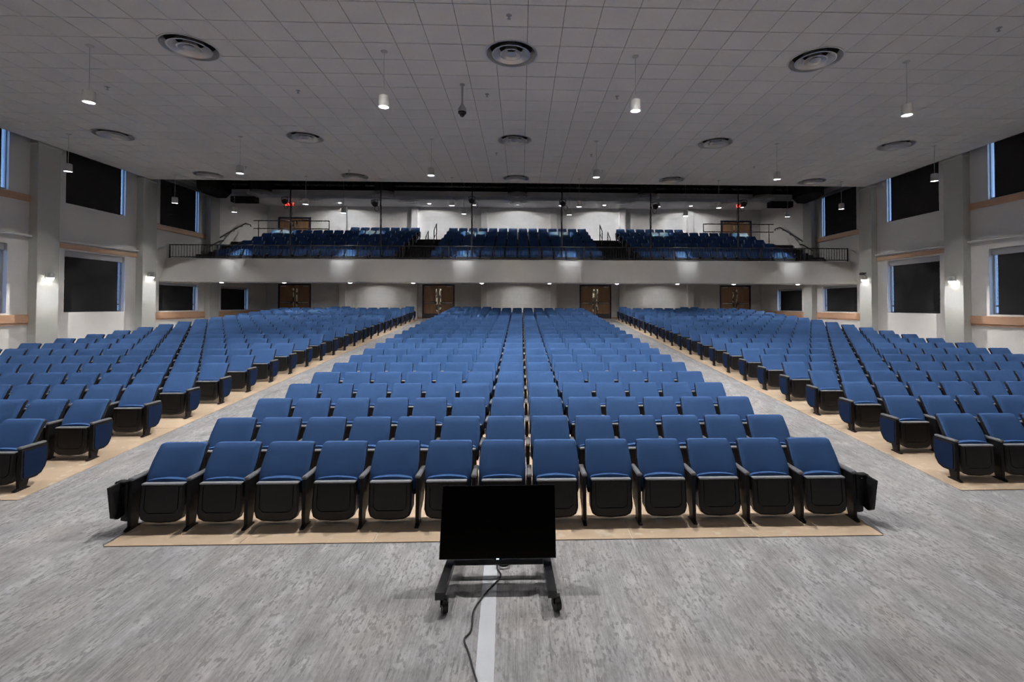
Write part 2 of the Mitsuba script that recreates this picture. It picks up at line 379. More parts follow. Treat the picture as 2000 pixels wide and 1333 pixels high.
def double_door(n, x, z0, z1, lite, hardware):
    fr = sbox(x - 0.93, z0, x + 0.93, z1).difference(sbox(x - 0.86, z0 - 1, x + 0.86, z1 - 0.07))
    k = struct(f'door_{n}', ex(fr, 0.16, 'xz', YB - 0.02), 'm_frame', f'wooden double door in the back wall')
    for s in (-1, 1):
        a, b = sorted((x + s * 0.006, x + s * 0.855))
        leaf = sbox(a, z0 + 0.01, b, z1 - 0.075)
        l0, l1 = sorted((x + s * 0.045, x + s * 0.16))
        lz0, lz1 = (z0 + 0.40, z1 - 0.26) if hardware else (z0 + 0.2, z1 - 0.2)
        lf = add('leaf', ex(leaf.difference(sbox(l0, lz0, l1, lz1)), 0.05, 'xz', YB + 0.02), 'm_door', k)
        add('lite', bx(l0, l1, YB + 0.04, YB + 0.0405, lz0, lz1), 'm_glass', lf, label='narrow glass lite')
        if hardware:
            zb = z0 + 0.92
            p0, p1 = sorted((x + s * 0.20, x + s * 0.80))
            add('push_bar', cbx(p0, p1, YB - 0.07, YB - 0.02, zb - 0.03, zb + 0.03, 0.012), 'm_steel', lf)
            h0, h1 = sorted((x + s * 0.10, x + s * 0.42))
            add('bar_housing', cbx(h0, h1, YB - 0.05, YB + 0.02, zb - 0.055, zb + 0.055, 0.01), 'm_kick', lf)
            add('kick_plate', cbx(a + 0.02, b - 0.02, YB + 0.012, YB + 0.021, z0 + 0.02, z0 + 0.30, 0.003), 'm_kick', lf)
        add('closer', cbx(*sorted((x + s * 0.48, x + s * 0.76)), YB - 0.04, YB + 0.02, z1 - 0.16, z1 - 0.10, 0.01), 'm_steel', lf)
    if lite > 1:
        add('centre_post', cbx(x - 0.022, x + 0.022, YB - 0.015, YB + 0.03, z0 + 0.05, z1 - 0.08, 0.006), 'm_steel', k)
    # the lobby behind the door, with its patterned wall and a ceiling light
    if lite > 0:
        struct(f'lobby_{n}', cat(bx(x - 1.0, x + 1.0, YB + 1.5, YB + 1.52, z0 - 0.1, z1 + 0.5), bx(x - 1.02, x - 1.0, YB + .3, YB + 1.5, z0 - .1, z1 + .5), bx(x + 1.0, x + 1.02, YB + .3, YB + 1.5, z0 - .1, z1 + .5),
                                 bx(x - 1.0, x + 1.0, YB + .3, YB + 1.5, z0 - .12, z0 - .02), bx(x - 1.0, x + 1.0, YB + .3, YB + 1.5, z1 + .48, z1 + .5)), 'm_lobby')
        pn = bx(x - 0.9, x + 0.9, YB + 0.5, YB + 1.4, z1 + 0.44, z1 + 0.46)
        tag(add('lobby_light', pn, 'm_lens', None, emit=[lite * v for v in (1.0, 0.96, 0.86)]), f'lit ceiling panel in the lobby behind door {n}', 'light', kind='structure')
for i, x in enumerate(DOORS_LOW): double_door(i + 1, x, ZB, 3.39, (0.5, 3.0, 3.0, 0.5)[i], True)
for i, x in enumerate(DOORS_UP): double_door(i + 5, x, ZP, 7.25, 0.35, False)

# ------------------------------------------------------------------ balcony
BY = [26.05 - 0.86 * k for k in range(7)]
BZ = [5.66 - 0.30 * k for k in range(7)]
FB, FT, ZF0, ZF1 = 19.95, 20.40, 3.115, 4.09         # fascia: bottom and top edge
prof = Polygon([(FB, ZF0), (FT, ZF1), (FT + 0.16, ZF1), (FT + 0.16, 3.86), (YB, 3.86), (YB, 3.45), (21.2, 3.45), (21.0, ZF0)])
struct('balcony', ex(prof, XR - XL, 'yz', XL), 'm_fascia', 'cream balcony front spanning the hall between the side walls')
add('cap', cbx(XL, XR, FT - 0.015, FT + 0.17, ZF1, ZF1 + 0.018, 0.006), 'm_whitepaint', 'balcony', label='white cap on the balcony front')
for k in range(6):
    struct('balcony_tier', bx(XL, XR, BY[k] - 0.42, YB, BZ[k + 1] - 0.02, BZ[k] if k else BZ[1] + 0.0005), 'm_darkcarpet') if k else None
struct('balcony_tier_top', bx(-9.75, 9.25, BY[0] - 0.42, YB, BZ[1] - 0.01, BZ[0]), 'm_darkcarpet')
struct('landing', cat(bx(XL, -9.75, BY[0] - 0.42, YB, BZ[1] - .01, ZP + 0.002), bx(9.25, XR, BY[0] - 0.42, YB, BZ[1] - .01, ZP + 0.002)), 'm_darkcarpet')
struct('riser_wall', cat(bx(XL, -9.76, BY[0] - 0.46, BY[0] - 0.42, BZ[1] - .3, ZP + 0.10), bx(9.26, XR, BY[0] - 0.46, BY[0] - 0.42, BZ[1] - .3, ZP + 0.10)), 'm_wallback')
# stairs
def stair(x0, x1, lab, k0=0):
    t = thing('balcony_stair', lab, 'stairs')
    for k in range(k0, 6):
        y = BY[k] - 0.42
        for h in (1,):
            add('step', bx(x0, x1, y - 0.43, y, BZ[k + 1], BZ[k + 1] + 0.15), 'm_darkcarpet', t)
            add('nosing', bx(x0, x1, y - 0.435, y - 0.40, BZ[k + 1] + 0.15, BZ[k + 1] + 0.156), 'm_kick', t)
stair(-5.32, -4.10, 'dark carpeted stair between the left and middle balcony seats')
stair(3.86, 5.06, 'dark carpeted stair between the middle and right balcony seats')
stair(CL + 0.01, -13.2, 'dark carpeted stair along the left wall of the balcony', 1)
stair(12.45, CR - 0.01, 'dark carpeted stair along the right wall of the balcony', 1)
# railing on the balcony front
def railing():
    t = thing('balcony_railing', 'long black metal railing with thin pickets on the balcony front', 'railing')
    y, z0, z1 = FT + 0.08, ZF1 + 0.018, 4.69
    add('top_rail', cbx(XL + .02, XR - .02, y - 0.025, y + 0.025, z1 - 0.04, z1, 0.008), 'm_blackmetal', t)
    add('bottom_rail', cbx(XL + .02, XR - .02, y - 0.015, y + 0.015, z0 + 0.045, z0 + 0.075, 0.005), 'm_blackmetal', t)
    pk = []
    n = int((XR - XL) / 0.115)
    for i in range(n):
        x = XL + 0.06 + i * 0.115
        pk.append(bx(x - 0.006, x + 0.006, y - 0.006, y + 0.006, z0 + 0.06, z1 - 0.03))
    add('pickets', cat(*pk), 'm_blackmetal', t, kind='stuff')
    for i in range(16):
        x = XL + 0.05 + (XR - XL - 0.1) * i / 15
        add('post', cbx(x - 0.022, x + 0.022, y - 0.022, y + 0.022, z0 - 0.01, z1 - 0.02, 0.005), 'm_blackmetal', t)
railing()
for sx, X, nm in ((-1, XL, 'left'), (1, XR, 'right')):
    t = thing('landing_railing', f'black two-bar railing before the {nm} balcony door', 'railing')
    x0, x1 = (-14.0, -10.1) if sx < 0 else (9.85, 13.7)
    y = BY[0] - 0.38
    for z in (6.60, 6.18): add('bar', tube([x0, y, z], [x1, y, z], 0.022), 'm_blackmetal', t)
    for x in (x0 + 0.25, (x0 + x1) / 2, x1) if sx < 0 else (x0, (x0 + x1) / 2, x1 - 0.25): add('post', tube([x, y, ZP + .05], [x, y, 6.60], 0.02), 'm_blackmetal', t)
    xw = X - sx * 0.09
    t = thing('wall_handrail', f'black handrail climbing the {nm} wall of the balcony', 'handrail')
    add('rail', poly_tube([[xw, 23.75, 5.42], [xw, 25.9, 6.49], [xw, 26.35, 6.47], [xw, 26.4, 6.38]], 0.024), 'm_blackmetal', t)
    for y, z in ((24.2, 5.62), (24.9, 5.97), (25.6, 6.32)): add('bracket', poly_tube([[xw, y, z], [xw, y, z - 0.06], [X, y, z - 0.06]], 0.012, 6), 'm_blackmetal', t)
    t = thing('wall_handrail', f'short black handrail on the {nm} column of the balcony', 'handrail')
    xw = (CL if sx < 0 else CR) - sx * 0.08
    add('rail', poly_tube([[xw, 22.55, 4.83], [xw, 23.45, 5.24], [xw, 23.6, 5.24]], 0.024), 'm_blackmetal', t)
    for y, z in ((22.85, 4.96), (23.35, 5.19)): add('bracket', tube([xw, y, z - 0.02], [CL if sx < 0 else CR, y, z - 0.05], 0.012, 6), 'm_blackmetal', t)
    t = thing('stair_rail', f'bent black pipe rail beside the {nm} wall stair of the balcony', 'handrail')
    xr = -13.15 if sx < 0 else 12.4
    add('rail', poly_tube([[xr, 21.3, 4.50], [xr, 21.7, 4.55], [xr, 23.3, 5.22], [xr, 23.45, 5.18], [xr, 23.45, 4.70]], 0.024), 'm_blackmetal', t)
    add('post', tube([xr, 21.6, 3.86], [xr, 21.6, 4.55], 0.022), 'm_blackmetal', t)
    # aisle rails at the head of the middle stairs
    for dx, y0, y1, h, pos in ((0.0, 24.5, 25.2, 1.0, 'taller'), (0.42, 24.5, 25.2, 0.62, 'lower')):
        xr = (-4.40 - dx) if sx < 0 else (4.15 + dx)
        t = thing('aisle_rail', f'{pos} black pipe rail at the top of the {nm} balcony stair', 'handrail')
        za, zb = BZ[2] + 0.16, BZ[1] + 0.16
        add('rail', poly_tube([[xr, y0, za], [xr, y0, za + h - .25], [xr, y1, zb + h - .1], [xr, y1, zb]], 0.02), 'm_blackmetal', t)
        if h > .8: add('middle_bar', tube([xr, y0, za + h * .35], [xr, y1, zb + h * .45], 0.016), 'm_blackmetal', t)

# ------------------------------------------------------------------ ceilings
ZT, YC1 = 7.033, 19.08
VX = [-11.68, -6.27, -0.20, 5.80, 11.32]
VENTS = [(x, y) for y in (9.25, 14.13, 18.34) for x in VX]
GX0, GY0, G = 0.1074, 7.726, 0.6096
holes = unary_union([Point(x, y).buffer(0.478, 16) for x, y in VENTS])
cl = sbox(CL + 0.005, 1.8, CR - 0.005, YC1)
sheet = cl.difference(holes)
struct('ceiling', ex(sheet, 0.08, 'xy', ZT + 0.010), 'm_grid', 'suspended tile ceiling over the seats')
add('edge_trim', cat(bx(CL, CR, YC1 - 0.02, YC1, ZT - 0.004, ZT + 0.12)), 'm_whitepaint', 'ceiling')
tiles = []
i0, i1 = int(math.floor((CL - GX0) / G)), int(math.ceil((CR - GX0) / G))
j0, j1 = int(math.floor((1.8 - GY0) / G)), int(math.ceil((YC1 - GY0) / G))
for j in range(j0, j1):
    for i in range(i0, i1):
        g = 0.0085
        x0, y0 = GX0 + i * G, GY0 + j * G
        q = sbox(max(x0 + g, CL + .01), max(y0 + g, 1.81), min(x0 + G - g, CR - .01), min(y0 + G - g, YC1 - .025))
        if q.is_empty or q.area < 0.002: continue
        if q.intersects(holes): q = q.difference(holes)
        if q.is_empty or q.area < 0.002: continue
        tiles.append((j, abs(x0 + .3) , i, q))
seen = sorted([t for t in tiles if t[0] >= 0 and abs(t[2] * G) < (GY0 + t[0] * G) * 1.08 + 0.6], key=lambda t: (GY0 + t[0] * G) ** 2 + (t[2] * G) ** 2)[:298]
ids = {(t[0], t[2]) for t in seen}
plain_tile = None
for j, _, i, q in tiles:
    if (j, i) in ids:
        if len(q.exterior.coords) == 5 and abs(q.area - (G - .017) ** 2) < 1e-6:
            if plain_tile is None: plain_tile = mikit.ply(trimesh.creation.extrude_polygon(sbox(.0085, .0085, G - .0085, G - .0085), 0.012, engine='earcut'), 'm_tile')
            k = key('tile', 'ceiling'); scene[k] = {**plain_tile, 'to_world': T().translate([GX0 + i * G, GY0 + j * G, ZT])}
        else: add('tile', ex(q, 0.012, 'xy', ZT), 'm_tile', 'ceiling')
rest = [ex(q, 0.012, 'xy', ZT) for j, _, i, q in tiles if (j, i) not in ids]
add('tile_field', cat(*rest), 'm_tile', 'ceiling', kind='stuff', label='the farther ceiling tiles')
# over the stage, and the dark roof over all
struct('ceiling_upper', bx(XL - .3, XR + .3, -8.8, YB + .3, 9.1, 9.3), 'm_voidblack', 'black roof void between the ceilings')
struct('ceiling_stage_header', bx(XL, XR, 1.6, 1.8, 6.6, 9.1), 'm_stagewall')
# narrow tile cloud and gypsum ceiling over the balcony
Y2a, Y2b, Z2 = 22.80, 23.58, 7.32
struct('ceiling_band', bx(-14.25, 13.85, Y2a, Y2b, Z2 + 0.012, 7.56), 'm_soffit', 'narrow white ceiling band over the balcony')
x = -14.25
n = 0
while x < 13.8:
    e = min(x + G, 13.85)
    add('tile', bx(x + 0.008, e - 0.008, Y2a + 0.004, Y2a + G, Z2, Z2 + 0.012), 'm_tilefar', 'ceiling_band')
    x = e
struct('ceiling_balcony', bx(XL, XR, Y2b - 0.1, YB, 7.90, 8.0), 'm_soffit', 'plaster ceiling over the rear balcony')
struct('wall_void', cat(bx(XL, XR, Y2b - 0.1, Y2b - 0.05, 7.56, 9.1)), 'm_voidblack')
# black roof beams and ducts in the gap
for i, x in enumerate((-13.2, -9.0, -4.2, -0.1, 4.0, 8.8, 13.0)):
    k = thing('roof_truss', f'black steel roof truss in the dark ceiling gap, {["first","second","third","fourth","fifth","sixth","last"][i]} from the left', 'truss')
    add('chord', cat(bx(x - .06, x + .06, 19.0, 23.3, 8.85, 9.0), bx(x - .05, x + .05, 19.2, 22.7, 7.95, 8.05)), 'm_voidblack', k)
    add('web', cat(tube([x, 19.3, 8.0], [x, 20.3, 8.9], 0.04, 6), tube([x, 20.3, 8.9], [x, 21.3, 8.0], 0.04, 6), tube([x, 21.3, 8.0], [x, 22.3, 8.9], 0.04, 6)), 'm_voidblack', k)
t = thing('air_duct', 'long black air duct crossing the dark ceiling gap', 'duct')
add('trunk', cbx(-13.0, 12.6, 21.0, 22.5, 7.80, 8.7, 0.12), 'm_voidblack', t)
for sx, xa, nm in ((-1, -13.1, 'left'), (1, 12.75, 'right')):
    k = thing('duct_elbow', f'black duct end hanging beside the {nm} end of the white band', 'duct')
    x0, x1 = sorted((xa, xa + sx * 0.85))
    add('elbow', cbx(x0, x1, 20.9, 22.4, 7.0, 8.3, 0.22), 'm_voidblack', k, smooth=False)
    x0, x1 = sorted((xa - sx * 0.8, xa + sx * 0.3))
    add('flange', cbx(x0, x1, 22.6, 23.0, 6.93, 7.2, 0.02), 'm_voidblack', k)

# ------------------------------------------------------------------ round ceiling diffusers
V_FL = lathe([(0.41, 0.12), (0.44, 0.06), (0.476, -0.012), (0.505, -0.014), (0.508, -0.004), (0.49, 0.0)], 48)
V_A = lathe([(0.22, 0.10), (0.25, 0.05), (0.345, -0.028), (0.37, -0.026), (0.372, -0.018), (0.35, -0.016), (0.26, 0.06), (0.23, 0.11)], 40)
V_B = lathe([(0.10, 0.09), (0.125, 0.045), (0.195, -0.026), (0.215, -0.024), (0.217, -0.016), (0.20, -0.014), (0.135, 0.055), (0.11, 0.10)], 32)
V_C = lathe([(0.0, -0.028), (0.08, -0.026), (0.105, -0.016), (0.10, -0.008), (0.0, -0.006)], 24)
V_BK = lathe([(0.0, 0.12), (0.42, 0.12)], 24)
def pbase(mesh, m, sm=35): return mikit.ply(mesh, m, sm)
vent_parts = {m: [('flange', pbase(V_FL, m)), ('ring', pbase(V_A, m)), ('ring', pbase(V_B, m)), ('hub', pbase(V_C, m)), ('throat', pbase(V_BK, 'm_voidblack', False))] for m in ('m_alu', 'm_ventwhite')}
def vent(x, y, z, s, m, lab, group=None):
    t = thing('ceiling_diffuser', lab, 'air vent', group)
    for nm, d in vent_parts[m]:
        k = key(nm, t)
        scene[k] = {**d, 'to_world': T().translate([x, y, z]).scale(s)}
    return t
NTH = ['leftmost', 'second from the left', 'middle', 'fourth from the left', 'rightmost']
RW = {9.25: 'row nearest the camera', 14.13: 'middle row of the tile ceiling', 18.34: 'last row of the tile ceiling'}
for x, y in VENTS:
    vent(x, y, ZT, 1.0, 'm_alu', f'round metal ceiling diffuser, {NTH[VX.index(x)]} in the {RW[y]}', 'diffusers in the tile ceiling')
for i, x in enumerate((-11.70, -6.20, -0.18, 5.82, 11.25)):
    t = vent(x, 22.0, 7.16, 1.06, 'm_ventwhite', f'white round diffuser hung from a black duct, {NTH[i]}', 'diffusers hung in the ceiling gap')
    add('collar', lathe([(0.43, 0.12), (0.43, 0.635)], 24, (x, 22.0, 7.16)), 'm_voidblack', t)
for i, x in enumerate((-11.66, -6.24, -0.17, 5.84, 11.15)):
    vent(x, 26.72, 7.875, 1.1, 'm_ventwhite', f'white round diffuser in the plaster ceiling over the balcony, {NTH[i]}', 'diffusers over the rear balcony')

# ------------------------------------------------------------------ pendant lights and other lamps
CAN = mikit.ply(lathe([(0.0, 0.215), (0.06, 0.215), (0.085, 0.20), (0.088, 0.0), (0.094, -0.004), (0.094, -0.012), (0.084, -0.012), (0.082, 0.004), (0.0, 0.006)], 24), 'm_can', 35)
CANOPY = mikit.ply(lathe([(0.0, -0.03), (0.03, -0.028), (0.065, -0.008), (0.066, 0.0), (0.0, 0.0)], 20), 'm_can', 35)
LENS = mikit.ply(lathe([(0.0, -0.016), (0.06, -0.014), (0.083, -0.008)], 24), 'm_lens', 35)
def glow(v, w=0.002): return {'type': 'area', 'radiance': {'type': 'rgb', 'value': list(v)}, 'sampling_weight': w}
def pendant(x, y, z, ztop, lab, group, I, cut, beam, tint=LAMP, w=1.0, d=(0, 0, -1)):
    t = thing('pendant_light', lab, 'pendant light', group)
    scene[key('canopy', t)] = {**CANOPY, 'to_world': T().translate([x, y, ztop])}
    add('stem', tube([x, y, z + 0.2], [x, y, ztop - 0.01], 0.0065, 6), 'm_can', t)
    scene[key('shade', t)] = {**CAN, 'to_world': T().translate([x, y, z]).scale([1.1, 1.1, 1.0])}
    scene[key('lens', t)] = {**LENS, 'to_world': T().translate([x, y, z]).scale([1.1, 1.1, 1.0]), 'emitter': glow([26 * c for c in (0.97, 1.0, 1.04)])}
    spot(f'light_of_{t}', (x, y, z - 0.03), I, cut, beam, d, tint=tint, w=w)
PXS = [-12.9, -8.1, -2.63, 2.22, 7.65, 12.5]
N6 = ['leftmost', 'second from the left', 'third from the left', 'fourth from the left', 'second from the right', 'rightmost']
for y, rw in ((9.25, 'row nearest the camera'), (14.11, 'middle row under tile ceiling'), (18.35, 'row at the tile ceiling end')):
    for i, x in enumerate(PXS):
        if y < 10 and i in (0, 5): nm = 'past the frame'
        pendant(x, y, 5.97, ZT, f'white cylinder pendant light, {N6[i]} in the {rw}', 'pendants under the tile ceiling', P_PENDANT * (0.32 if y > 18 else 1.0), 48 if i in (0, 5) else (74 if y > 18 else 56), 14 if y < 18 else 46, w=0.3 if y < 10 and i in (0, 5) else 0.6)
for i, x in enumerate((-11.98, -7.47, -2.43, 2.06, 7.09, 11.57)):
    pendant(x, 20.5, 6.06, 9.098, f'white pendant light hanging low before the balcony, {N6[i]}', 'pendants hung before the balcony', P_ROW4, 19, 9, (0.93, 0.97, 1.05), w=1.5, d=(0, 0.13, -1))
for i, x in enumerate((-12.36, -7.76, -2.5, 2.11, 7.38, 11.96)):
    pendant(x, 25.6, 7.51, 7.90, f'short pendant light over the upper balcony seats, {N6[i]}', 'short pendants over the balcony', P_BALC, 25, 10, (0.90, 0.96, 1.08), w=1.5)
REC = mikit.ply(lathe([(0.10, 0.0), (0.11, -0.006), (0.085, -0.012), (0.08, 0.0)], 20), 'm_ventwhite', 35)
RLENS = mikit.ply(lathe([(0.0, -0.05), (0.06, -0.035), (0.085, -0.004)], 20), 'm_lens', True)
def downlight(x, y, z, lab, group, I, cut, beam, d=(0, 0, -1), s=1.0, tint=LAMP, w=1.0):
    t = thing('recessed_light', lab, 'ceiling light', group)
    scene[key('trim_ring', t)] = {**REC, 'to_world': T().translate([x, y, z]).scale(s)}
    scene[key('lens', t)] = {**RLENS, 'to_world': T().translate([x, y, z]).scale(s), 'emitter': glow([20, 20, 20])}
    spot(f'light_of_{t}', (x, y, z - 0.06), I, cut, beam, d, tint, w)
for i, x in enumerate((-10.12, -5.16, -0.2, 4.73, 9.72)):
    downlight(x, 27.2, 7.90, f'recessed light washing the upper back wall, {NTH[i]}', 'recessed lights over the balcony', P_WASH, 84, 40, (0, 0.0, -1), w=2.0)
UX = [-12.4, -9.85, -7.14, -4.52, -1.65, 1.21, 4.09, 6.69, 9.14, 11.94]
N10 = ['first', 'second', 'third', 'fourth', 'fifth', 'sixth', 'seventh', 'eighth', 'ninth', 'tenth']
for i, x in enumerate(UX):
    downlight(x, 20.4, 3.115, f'bright recessed light under the balcony front, {N10[i]} from the left', 'recessed lights under the balcony front', P_UNDER * 0.5, 74, 40, w=0.6)
for i, x in enumerate((-10.19, -4.69, 4.21, 12.34)):
    downlight(x, 23.0, 3.45, f'small recessed light before a rear door, {["first", "second", "third", "last"][i]} from the left', 'recessed lights before the rear doors', P_UNDER * 1.25, 80, 50, s=0.8, w=1.4)
for i, x in enumerate((-8.2, -0.12, 8.0)):
    downlight(x, 27.2, 3.45, f'recessed light close to the back wall, {["left", "middle", "right"][i]} of three', 'recessed lights at the back wall', P_UNDER * 0.45, 76, 40, (0, 0.2, -1), w=1.3)
for i, x in enumerate((-8.1, -2.63, 2.22, 7.65)):  # extra unseen lamps, added to light the front seats and floor
    downlight(x, 7.12, ZT + 0.002, f'added unseen light in the tile ceiling ahead of the pendants, {["first", "second", "third", "last"][i]} from the left', 'added lights ahead of the pendants', P_FRONT * (1.0 if i in (1, 2) else 0.35), 72, 46, w=2.2 if i in (1, 2) else 0.8)
# unseen fill lamps added above the stage to brighten the seat fronts
for i, x in enumerate((-5.5, 5.5)):
    t = thing('stage_work_light', f'added unseen fill light over the {["left", "right"][i]} half of the stage', 'fill light')
    add('housing', cbx(x - .18, x + .18, -1.65, -1.35, 6.3, 6.5, 0.02), 'm_blackmetal', t)
    add('hanger', tube([x, -1.5, 6.5], [x, -1.5, 9.1], 0.02), 'm_blackmetal', t)
    spot(f'light_of_{t}', (x, -1.5, 6.28), P_STAGE, 80, 45, (0, 0.75, -0.66))

# stage spotlights on slim poles behind the balcony rail
for i, (x, yl) in enumerate(((-9.73, 6.50), (-5.96, 6.43), (-2.09, 6.60), (1.755, 6.51), (5.61, 6.43), (9.45, 6.56))):
    y = FT + 0.22
    t = thing('lighting_pole', f'slim black vertical pole rising from the balcony rail, {N6[i]}', 'pole')
    add('pipe', tube([x, y, 3.86], [x, y, 8.9], 0.026), 'm_blackmetal', t)
    add('clamp', cbx(x - .04, x + .04, y - .04, y + .04, yl - 0.06, yl + 0.02, 0.01), 'm_blackmetal', t)
    sg = 1 if i in (0, 1) else -1
    cb = [[x + sg * 0.035, y, yl - 0.1], [x + sg * 0.05, y + .02, yl - 0.5], [x + sg * 0.032, y, yl - 1.0], [x + sg * 0.04, y, yl - 1.6], [x + sg * 0.033, y, 4.3]]
    add('cable', poly_tube(cb, 0.010, 6), 'm_cable', t)
    s = thing('stage_spotlight', f'small black stage spotlight clamped to balcony pole, {N6[i]}', 'spotlight')
    dx = (-0.14, -0.2, 0.0, 0.02, 0.16, 0.16)[i]
    c = np.array([x + dx, y - 0.21, yl])
    aim = np.array([-x * 0.03 - dx * 1.5, -1.0, -0.25]); aim /= np.linalg.norm(aim)
    b0, b1 = c - aim * 0.14, c + aim * 0.14
    add('barrel', cat(tube(b0, b1, 0.10, 20), tube(b1, b1 + aim * 0.02, 0.115, 20)), 'm_blackmetal', s)
    add('lens', tube(b1 + aim * 0.02, b1 + aim * 0.024, 0.095, 20), 'm_bezel', s)
    add('yoke', poly_tube([c + [0.13, 0, 0], c + [0.13, 0, 0.16], c + [0, 0, 0.19], c + [-0.13, 0, 0.16], c + [-0.13, 0, 0]], 0.012, 6), 'm_blackmetal', s)
    add('yoke_arm', tube(c + [0, 0, 0.19], [x, y - 0.03, yl + 0.20], 0.014, 6), 'm_blackmetal', s)
    th = np.linspace(0, 2 * np.pi, 13)
    add('power_cord', poly_tube([[x + (-0.15 if dx < 0 else 0.15) + 0.09 * math.sin(a), y - 0.06, yl - 0.16 + 0.12 * math.cos(a)] for a in th], 0.010, 6), 'm_cable', s)

# EXIT signs over the balcony doors
for x, z, nm in ((-12.31, 7.54, 'left'), (12.04, 7.66, 'right')):
    t = thing('exit_sign', f'red glowing exit sign hung over the {nm} balcony door', 'sign')
    y = 26.0
    add('housing', cbx(x - 0.17, x + 0.17, y, y + 0.05, z - 0.12, z + 0.12, 0.01), 'm_signhousing', t)
    add('hanger', tube([x, y + .02, z + .11], [x, y + .02, 7.9], 0.012), 'm_blackmetal', t)
    tm = meshkit.text_mesh('EXIT', 0.15, 0.004, bold=True)
    tm.apply_translation([-(tm.bounds[0, 0] + tm.bounds[1, 0]) / 2, -0.075, 0])
    tm.apply_transform(np.array([[1, 0, 0, x], [0, 0, -1, y - 0.001], [0, 1, 0, z], [0, 0, 0, 1.0]]))
    add('lettering', tm, 'm_lens', t, emit=[3.2, 0.16, 0.08])

# ceiling camera, sprinklers and detectors
t = thing('dome_camera', 'dome camera hanging from the tile ceiling on a grey pole', 'camera')
add('pole', cat(tube([-1.30, 10.58, 6.60], [-1.30, 10.58, ZT], 0.022), lathe([(0, -.03), (.05, -.02), (.06, 0), (0, 0)], 16, (-1.30, 10.58, ZT))), 'm_winframe', t)
add('housing', lathe([(0.0, 0.17), (0.03, 0.165), (0.055, 0.12), (0.085, 0.07), (0.09, 0.0), (0.085, -0.01), (0.0, -0.01)], 24, (-1.30, 10.58, 6.43)), 'm_winframe', t, smooth=35)
add('dome', lathe([(0.09, 0.0), (0.085, -0.03), (0.055, -0.045), (0.05, -0.08), (0.03, -0.10), (0.0, -0.105)], 24, (-1.30, 10.58, 6.42)), 'm_bezel', t, smooth=35)
DEV = [(-0.21, 8.01), (8.33, 8.06), (-9.69, 17.22), (-0.79, 11.05), (2.22, 11.04), (-0.79, 15.33), (2.25, 15.36), (2.92, 17.15), (8.13, 16.49), (-9.25, 11.01), (-5.06, 11.02), (-6.2, 17.5)]
for i, (x, y) in enumerate(DEV):
    where = ['before the middle near diffuser', 'at the right edge near the camera', 'beside the second pendant row on the left', 'behind the dome camera', 'behind the third pendant', 'behind the middle diffuser on its left', 'right of the middle diffuser', 'beside the last row of pendants', 'between rows on the right', 'at the far left', 'left of the dome camera', 'beyond the second diffuser row on the left'][i]
    t = thing('sprinkler_head', f'small ceiling sprinkler head {where}', 'sprinkler')
    add('escutcheon', lathe([(0, -.012), (.035, -.010), (.05, 0), (0, 0)], 16, (x, y, ZT)), 'm_winframe', t)
    add('deflector', cat(tube([x, y, ZT - .06], [x, y, ZT], 0.010, 6), lathe([(0, -.064), (.028, -.062), (.03, -.056), (0, -.054)], 12, (x, y, ZT))), 'm_winframe', t)

# ------------------------------------------------------------------ seats (local frame: origin on the floor under the arm standard's middle, facing -y)
def slab(profile, width, thick, nu=11, nv=11, corner=0.16, curve=0.02, edge=0.03, flip=False):
    """padded slab: profile(v) -> (y, z) of its front face, width(v); returns a closed mesh"""
    us, vs = np.linspace(-1, 1, nu), np.linspace(0, 1, nv)
    us = np.sign(us) * (1 - (1 - np.abs(us)) ** 1.6); vs = 0.5 + 0.5 * np.sign(vs - .5) * (1 - (1 - np.abs(2 * vs - 1)) ** 1.5)
    F, B = [], []
    for v in vs:
        rf, rb = [], []
        vv = 2 * v - 1
        for u in us:
            # round the outline's corners
            au, av = abs(u), abs(vv)
            k = 1.0
            c0 = 1 - corner
            if au > c0 and av > c0:
                d = math.hypot(au - c0, av - c0)
                m_ = max(au - c0, av - c0)
                if d > 1e-9: k = m_ / d
                uu = math.copysign(c0 + (au - c0) * k, u); vw = math.copysign(c0 + (av - c0) * k, vv)
            else: uu, vw = u, vv
            w = (vw + 1) / 2
            y, z = profile(w)
            e = max(abs(u), abs(vv))
            drop = edge * max(0.0, (e - 0.80) / 0.20) ** 2
            yf = y - curve * uu * uu + drop
            rf.append((uu * width(w) / 2, yf, z)); rb.append((uu * width(w) / 2 * 0.99, max(y + thick, yf + 0.003), z))
        F.append(rf); B.append(rb)
    f, b = ribbon(F), ribbon(B)
    b.invert()
    F, B = np.array(F), np.array(B)
    def side(a, c): return ribbon([a, c])
    rim = [side(B[0], F[0]), side(F[-1], B[-1]), side(F[:, 0], B[:, 0]), side(B[:, -1], F[:, -1])]
    return cat(f, b, *rim)
def interp(zs, yy):
    def p(v):
        z = zs[0] + (zs[-1] - zs[0]) * v
        return float(np.interp(z, zs, yy)), z
    return p
bz, by = np.array([.31, .39, .46, .55, .64, .730]), np.array([.085, .10, .130, .180, .236, .296])
bwid = lambda v: float(np.interp(v, [0, .30, .46, .60, 1.0], [.45, .462, .474, .472, .438]))
BACK = slab(interp(bz, by), bwid, 0.05, 13, 13, 0.09, 0.022, 0.020)
SHELL = slab(interp(bz + np.array([-.06, -.02, 0, 0, -.004, -.012]), by + 0.045), lambda v: bwid(v) + 0.006, 0.034, 9, 9, 0.09, 0.018, 0.004)
pan_o = Polygon([(-.205, .415), (.205, .415), (.212, .15), (.19, .09), (.14, .064), (0, .054), (-.14, .064), (-.19, .09), (-.212, .15)])
pan_i = pan_o.buffer(-0.016)
